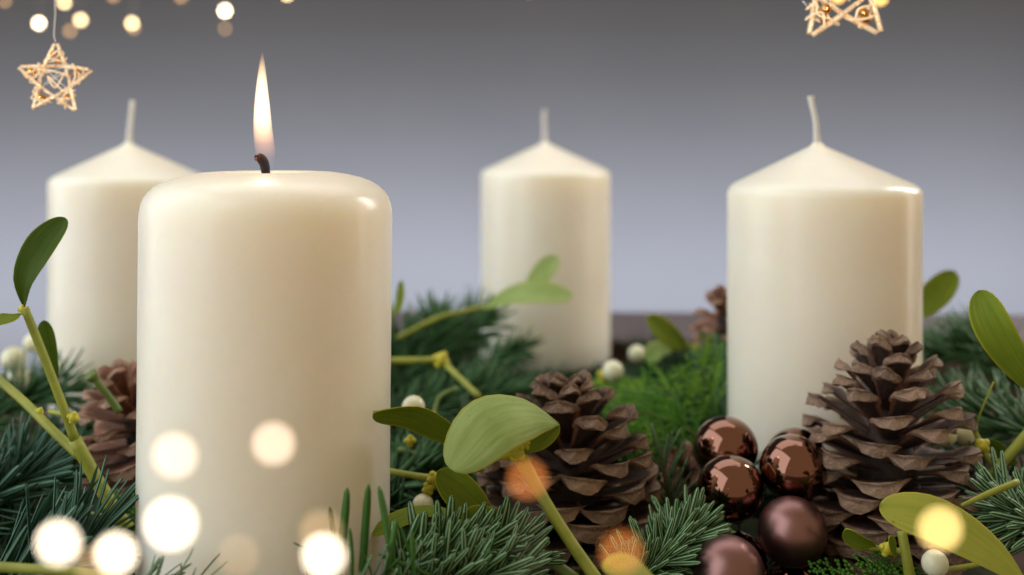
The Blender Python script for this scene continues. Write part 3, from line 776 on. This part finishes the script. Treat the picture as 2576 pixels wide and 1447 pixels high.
mistletoe('mistletoe stem lying along the bottom left edge', (-40, 1424, 27),
  stems=[([(-60, 1422, 27), (60, 1430, 26.9), (180, 1438, 26.8), (330, 1462, 26.8)], [.13, .12, .12, .11], STEM)])
mistletoe('central mistletoe sprig with large pale arching leaf on yellow stem', (1500, 1460, 29.6),
  stems=[([(1510, 1470, 29.8), (1440, 1370, 30.2), (1370, 1260, 30.6), (1308, 1150, 31)], [.17, .165, .165, .21], STEM),
         ([(1308, 1150, 31), (1270, 1145, 30.8), (1215, 1160, 30.6)], [.17, .12, .07], NODE)],
  leaves=[([(1406, 1066, 31.4), (1335, 1036, 30.4), (1235, 1060, 29.5), (1130, 1178, 29)], 168, 'l', (.15, -.72, .78), -.28),
          ([(1312, 1138, 31), (1350, 1105, 31.2), (1405, 1064, 31.4)], 62, 'm', (-.3, -.8, -.3), .2),
          ([(1200, 1135, 31.2), (1120, 1085, 30.7), (1035, 1040, 29.9), (940, 1038, 28.8)], 92, 'm', (.1, -.75, -.55), .25)],
  nodes=[(1300, 1138, 30.7, .21), (1320, 1118, 31, .13)])
mistletoe('low mistletoe sprig with rounded leaves edged yellow below the pine cone', (1440, 1455, 30.6),
  stems=[([(1450, 1458, 30.4), (1370, 1400, 30.6), (1285, 1352, 30.8)], [.16, .14, .12], STEMG)],
  leaves=[([(1290, 1362, 30.6), (1240, 1325, 30.2), (1162, 1298, 29.8)], 82, 'm', (.2, -.9, .5), .2),
          ([(1245, 1312, 31), (1180, 1262, 30.7), (1100, 1186, 30.4)], 92, 'm', (.5, -1, .25), .28),
          ([(1172, 1302, 31), (1090, 1285, 30.6), (1010, 1305, 30), (938, 1346, 29.6)], 62, 'm', (0, -.35, 1), .1)],
  nodes=[(1285, 1352, 30.9, .12)])
mistletoe('thin mistletoe twig with one white berry beside the burning candle', (990, 1188, 34),
  stems=[([(960, 1182, 34.5), (1040, 1196, 34), (1090, 1202, 33.8)], [.10, .10], STEM), ([(1090, 1202, 33.8), (1150, 1190, 33.8), (1215, 1178, 34)], [.09, .09], STEM), ([(1090, 1205, 33.8), (1078, 1235, 33.8)], [.11, .12], STEM)],
  berries=[(1064, 1270, 33.6, .32)], nodes=[(1092, 1202, 33.7, .18), (1078, 1228, 33.7, .16)])
mistletoe('blurred forked mistletoe twig right of the burning candle', (980, 907, 44),
  stems=[([(940, 908, 44), (1040, 907, 44), (1108, 905, 44)], [.15, .14], STEM), ([(1108, 905, 44), (1155, 950, 43), (1205, 998, 42)], [.13, .12], STEM),
         ([(1090, 1050, 41), (1105, 1000, 41.5), (1150, 975, 42)], [.08, .08], STEMG), ([(1000, 1130, 38), (1060, 1150, 38), (1085, 1190, 38)], [.1, .08], STEMG)],
  berries=[(1040, 1024, 36, .37)], nodes=[(1110, 905, 43.8, .28), (1085, 1052, 40.8, .2), (1032, 1108, 36, .16)])
mistletoe('mistletoe twig with two pale leaves crossing the farthest candle', (1090, 805, 52),
  stems=[([(1000, 850, 51), (1100, 800, 52), (1160, 785, 52.3), (1222, 770, 52.6)], [.12, .11], STEM)],
  leaves=[([(1212, 778, 52.5), (1280, 745, 52), (1350, 735, 51.4), (1440, 747, 51)], 66, 'l', (0, -.8, .6), .1),
          ([(1318, 722, 52.6), (1360, 690, 52.6), (1402, 645, 52.6)], 56, 'l', (-.4, -1, .3), .1)])
mistletoe('single blurred mistletoe leaf tip rising beside the burning candle', (985, 790, 47),
  leaves=[([(984, 795, 47), (1004, 765, 47), (1010, 705, 47)], 26, 'm', (-.6, -1, .1), .1)])
mistletoe('blurred mistletoe sprig with berries before the tray rail', (1830, 905, 49),
  stems=[([(1850, 920, 49), (1800, 893, 49), (1755, 876, 49), (1715, 862, 49)], [.13, .13, .1], STEM)],
  leaves=[([(1735, 876, 49), (1690, 850, 48.6), (1628, 796, 48.2)], 62, 'm', (.4, -1, .4), .15),
          ([(1760, 880, 48.6), (1775, 850, 48.4), (1800, 838, 48)], 40, 'l', (0, -1, .2), .1), ([(1690, 885, 50), (1655, 880, 50), (1625, 905, 50)], 50, 'l', (0, -1, .4), .1),
          ([(1765, 885, 48), (1800, 892, 47.6), (1825, 905, 47.4)], 36, 'y', (0, -.8, .5), .1)],
  berries=[(1542, 933, 47, .44), (1602, 890, 55, .42), (1812, 890, 47.6, .36)], nodes=[(1755, 878, 48.8, .22), (1520, 945, 47.5, .26)])
mistletoe('mistletoe leaf peeking out past the right candle', (2320, 800, 47),
  stems=[([(2300, 800, 47), (2290, 850, 47)], [.1, .1], STEM)],
  leaves=[([(2296, 800, 47), (2340, 755, 46.6), (2405, 684, 46.2)], 72, 'm', (-.2, -1, .3), .2)])
mistletoe('mistletoe sprig at the right edge with long curved leaf', (2640, 1020, 34),
  stems=[([(2650, 1030, 34), (2590, 1085, 33.8), (2520, 1165, 33.6), (2450, 1240, 33.8)], [.15, .15, .14, .13], STEM),
         ([(2520, 1190, 33.6), (2485, 1150, 34), (2468, 1118, 34.2)], [.1, .11], STEM),
         ([(2468, 1118, 34.2), (2450, 1080, 34.4)], [.09, .07], STEM)],
  leaves=[([(2625, 1010, 33), (2560, 920, 32.4), (2500, 820, 32.2), (2462, 730, 32.6)], 96, 'm', (-.75, -.8, .35), .2),
          ([(2455, 1100, 34.4), (2462, 1050, 34.2), (2500, 960, 34)], 28, 'm', (.9, -.5, 0), .1),
          ([(2560, 1165, 34.6), (2520, 1148, 34.8), (2478, 1110, 35)], 52, 'd', (0, -1, .3), .1)],
  berries=[(2375, 1090, 37.6, .42), (2425, 1085, 37.8, .42)], nodes=[(2470, 1120, 34.1, .2)])
mistletoe('lower right mistletoe sprig with long broad yellow green leaf', (2560, 1215, 31),
  stems=[([(2560, 1212, 31), (2490, 1240, 30.6), (2420, 1272, 30.2)], [.10, .09, .06], STEM)],
  leaves=[([(2590, 1480, 28.4), (2480, 1385, 28.8), (2350, 1310, 29.2), (2212, 1272, 29.8)], 128, 'y', (.1, -.8, .65), .12)])
mistletoe('small mistletoe sprig with edge on leaves and berry at the bottom right', (2290, 1460, 31),
  stems=[([(2292, 1465, 31), (2280, 1400, 31), (2268, 1335, 31.2)], [.16, .14, .13], STEM), ([(2170, 1378, 31.6), (2220, 1380, 31.6), (2280, 1390, 31.4)], [.08, .1], STEM),
         ([(2365, 1435, 31), (2430, 1425, 31), (2480, 1415, 31)], [.08, .07], STEM)],
  leaves=[([(2205, 1378, 31.6), (2165, 1360, 31.4), (2128, 1330, 31.2)], 56, 'm', (-.6, -.6, .1), .35),
          ([(2252, 1400, 31), (2245, 1375, 30.8), (2238, 1348, 30.7)], 26, 'm', (.6, -1, 0), .2)],
  berries=[(2352, 1417, 30.8, .36)], nodes=[(2230, 1380, 31.4, .18)])
mistletoe('blurred yellow mistletoe leaf at the bottom edge below the middle cone', (1640, 1520, 25),
  leaves=[([(1690, 1520, 25), (1640, 1450, 24.2), (1580, 1420, 23.8), (1525, 1440, 23.4)], 96, 'y', (0, -.5, .85), -.2)])

# ---------------------------------------------------------------- star ornaments
def star(label, px, py, d, Rpx, rot, thread_top, seed):
    rr = random.Random(seed); c = P(px, py, d); Rr = Rpx*d/F
    t = thing('star_ornament', label, 'star ornament', c, 'golden glitter stars hanging at the top')
    def pt(a, r, y=0): return c+Vector((math.sin(a)*r, y, math.cos(a)*r))
    tips = [rot+2*math.pi*k/5 for k in range(5)]
    for k in range(5):
        for sd in (-1, 1):                   # two rods meet at each point and run on past the waist
            a = tips[k]; wa = a+sd*math.pi/5; na = a+sd*2*math.pi/5
            y0 = sd*.05*Rr
            p0 = pt(a+sd*.02, Rr*rr.uniform(.97, 1.03), y0); m = pt(wa, Rr*.46, y0); p1 = m.lerp(pt(wa+sd*.9, Rr*.40, -y0*2.2), .8)
            b = MB(); b.tube([p0, p0.lerp(m, .5)+Vector((0, rr.uniform(-.03, .03), 0))*Rr, m, p1], [.042*Rr, .05*Rr, .046*Rr, .034*Rr], 8, samples=18); part('rod', b.mesh('rod', GLIT), t)
    for k in range(5):                       # straw loops round each point
        for q in range(2):
            a = tips[k]; r0 = Rr*(.52 if q else .68); ww = (.30 if q else .21)*Rr
            pts = []
            for s in range(9):
                th = 2*math.pi*s/8+rr.random()*.4
                ca = Vector((math.cos(a), 0, -math.sin(a)))
                pts.append(pt(a, r0+rr.uniform(-.10, .14)*Rr)+ca*math.cos(th)*ww+Vector((0, math.sin(th)*.15*Rr, 0)))
            b = MB(); b.tube(pts, .019*Rr, 6, samples=40); part('straw_loop', b.mesh('straw_loop', STRAW), t)
    pts = [pt(rr.uniform(0, 6.3), Rr*rr.uniform(.2, .5), rr.uniform(-.14, .14)*Rr) for k in range(9)]
    b = MB(); b.tube(pts, .02*Rr, 6, samples=70); part('straw_loop', b.mesh('straw_loop', STRAW), t)
    for k in range(5):
        for q in range(2):
            p = pt(tips[k]+rr.uniform(-.14, .14), Rr*rr.uniform(.5, .68), -.06*Rr*(q*2-1))+Vector((0, 0, .1*Rr*(q-.5)))
            b = MB(); b.ball(p, Rr*rr.uniform(.08, .10), 16, 12); part('bead', b.mesh('bead', BEAD), t)
    pts = [pt(rr.uniform(0, 6.3), Rr*rr.uniform(.2, .72), rr.uniform(-.1, .1)*Rr) for k in range(12)]
    b = MB(); b.tube(pts, .007*Rr, 4, samples=60); part('fine_wire', b.mesh('fine_wire', SILV), t)
    if thread_top:
        b = MB(); b.tube([P(*q, d) for q in thread_top], 0.012, 5, samples=30); part('thread', b.mesh('thread', THREAD), t)
    return t
star('small gold glitter star hanging whole from white thread at the upper left', 138, 201, 36, 92, R(2), [(140, 106), (136, 90), (137, 60), (139, 30), (138, -30), (139, -400)], 4)
star('larger gold glitter star cut off by the top edge at the right', 2118, -34, 36, 148, R(-3), [(2110, -170), (2108, -260), (2110, -420)], 8)

# ---------------------------------------------------------------- fairy lights
BM = {}
def fairy(label, bulbs, zwire, rb, wire_r, group):
    bulbs = [(x, y, 1/((1/d-.0303)*1797/1426+1/30.5) if d < 20 else d, k, q) for x, y, d, k, q in bulbs]
    c = P(bulbs[0][0], zwire, bulbs[0][2])
    t = thing('fairy_light_string', label, 'fairy lights', c, group)
    srt = sorted(bulbs, key=lambda q: q[0]); wpts = []
    for px, py, d, key, sc_ in srt: wpts.append(P(px, zwire, d))
    wpts = [wpts[0]+Vector((-6, 0, 0))]+wpts+[wpts[-1]+Vector((8, 0, 0))]
    b = MB(); b.tube(wpts, wire_r, 5, samples=len(wpts)*8)
    for q in srt: b.tube([P(q[0], zwire, q[2]), P(q[0]+3, (zwire+q[1])/2, q[2]), P(q[0], q[1], q[2])], wire_r, 5, samples=8)
    part('wire', b.mesh('wire', WIRE), t)
    for px, py, d, key, sc_ in bulbs:
        if key not in BM:
            cc, s = BULB[key]; BM[key] = bulb_mat('bulb '+key, cc, s)
        q = MB(); q.ball(P(px, py, d), rb*sc_, 14, 10); part('bulb', q.mesh('bulb', BM[key]), t)
BULB = {'white': ((1, .83, .63), 17), 'peach': ((1, .72, .52), 8.5), 'tan': ((1, .62, .3), 3), 'orange': ((1, .30, .06), 3.6), 'yellow': ((1, .68, .24), 11),
        'far white': ((1, .80, .52), 22), 'far warm': ((1, .70, .34), 11), 'far dim': ((1, .56, .24), 2.6), 'far gold': ((1, .55, .12), 9)}
fairy('string of warm fairy lights nearest the camera, blurred into large discs',
  [(147, 1365, 10.6, 'white', 1), (292, 1392, 11, 'white', 1), (245, 1425, 11, 'tan', 1), (440, 1146, 10.9, 'peach', 1), (430, 1318, 9.9, 'white', 1.05), (688, 1116, 11.3, 'peach', 1),
   (815, 1398, 10.9, 'white', 1), (808, 1338, 11.2, 'tan', 1), (600, 1397, 11.2, 'tan', .7), (1327, 1205, 11.6, 'orange', 1), (1563, 1388, 11, 'orange', 1), (2365, 1330, 11, 'yellow', 1)],
  1640, 0.055, 0.006, None)
fairy('string of warm fairy lights far behind along the top edge',
  [(98, 58, 178, 'far white', 1), (162, 6, 180, 'far warm', 1), (176, 78, 182, 'far dim', 1), (203, 50, 176, 'far warm', 1.1), (332, 58, 180, 'far warm', 1.1), (336, 70, 184, 'far dim', 1),
   (566, 27, 178, 'far white', 1.1), (566, 72, 186, 'far dim', .8), (12, 2, 182, 'far dim', .9), (285, -10, 184, 'far dim', 1), (455, -8, 182, 'far dim', 1), (722, -14, 178, 'far warm', 1), (1330, -22, 184, 'far dim', 1),
   (2108, -10, 176, 'far gold', 1.2), (2215, -4, 178, 'far gold', 1.2)],
  -130, 0.42, 0.02, None)
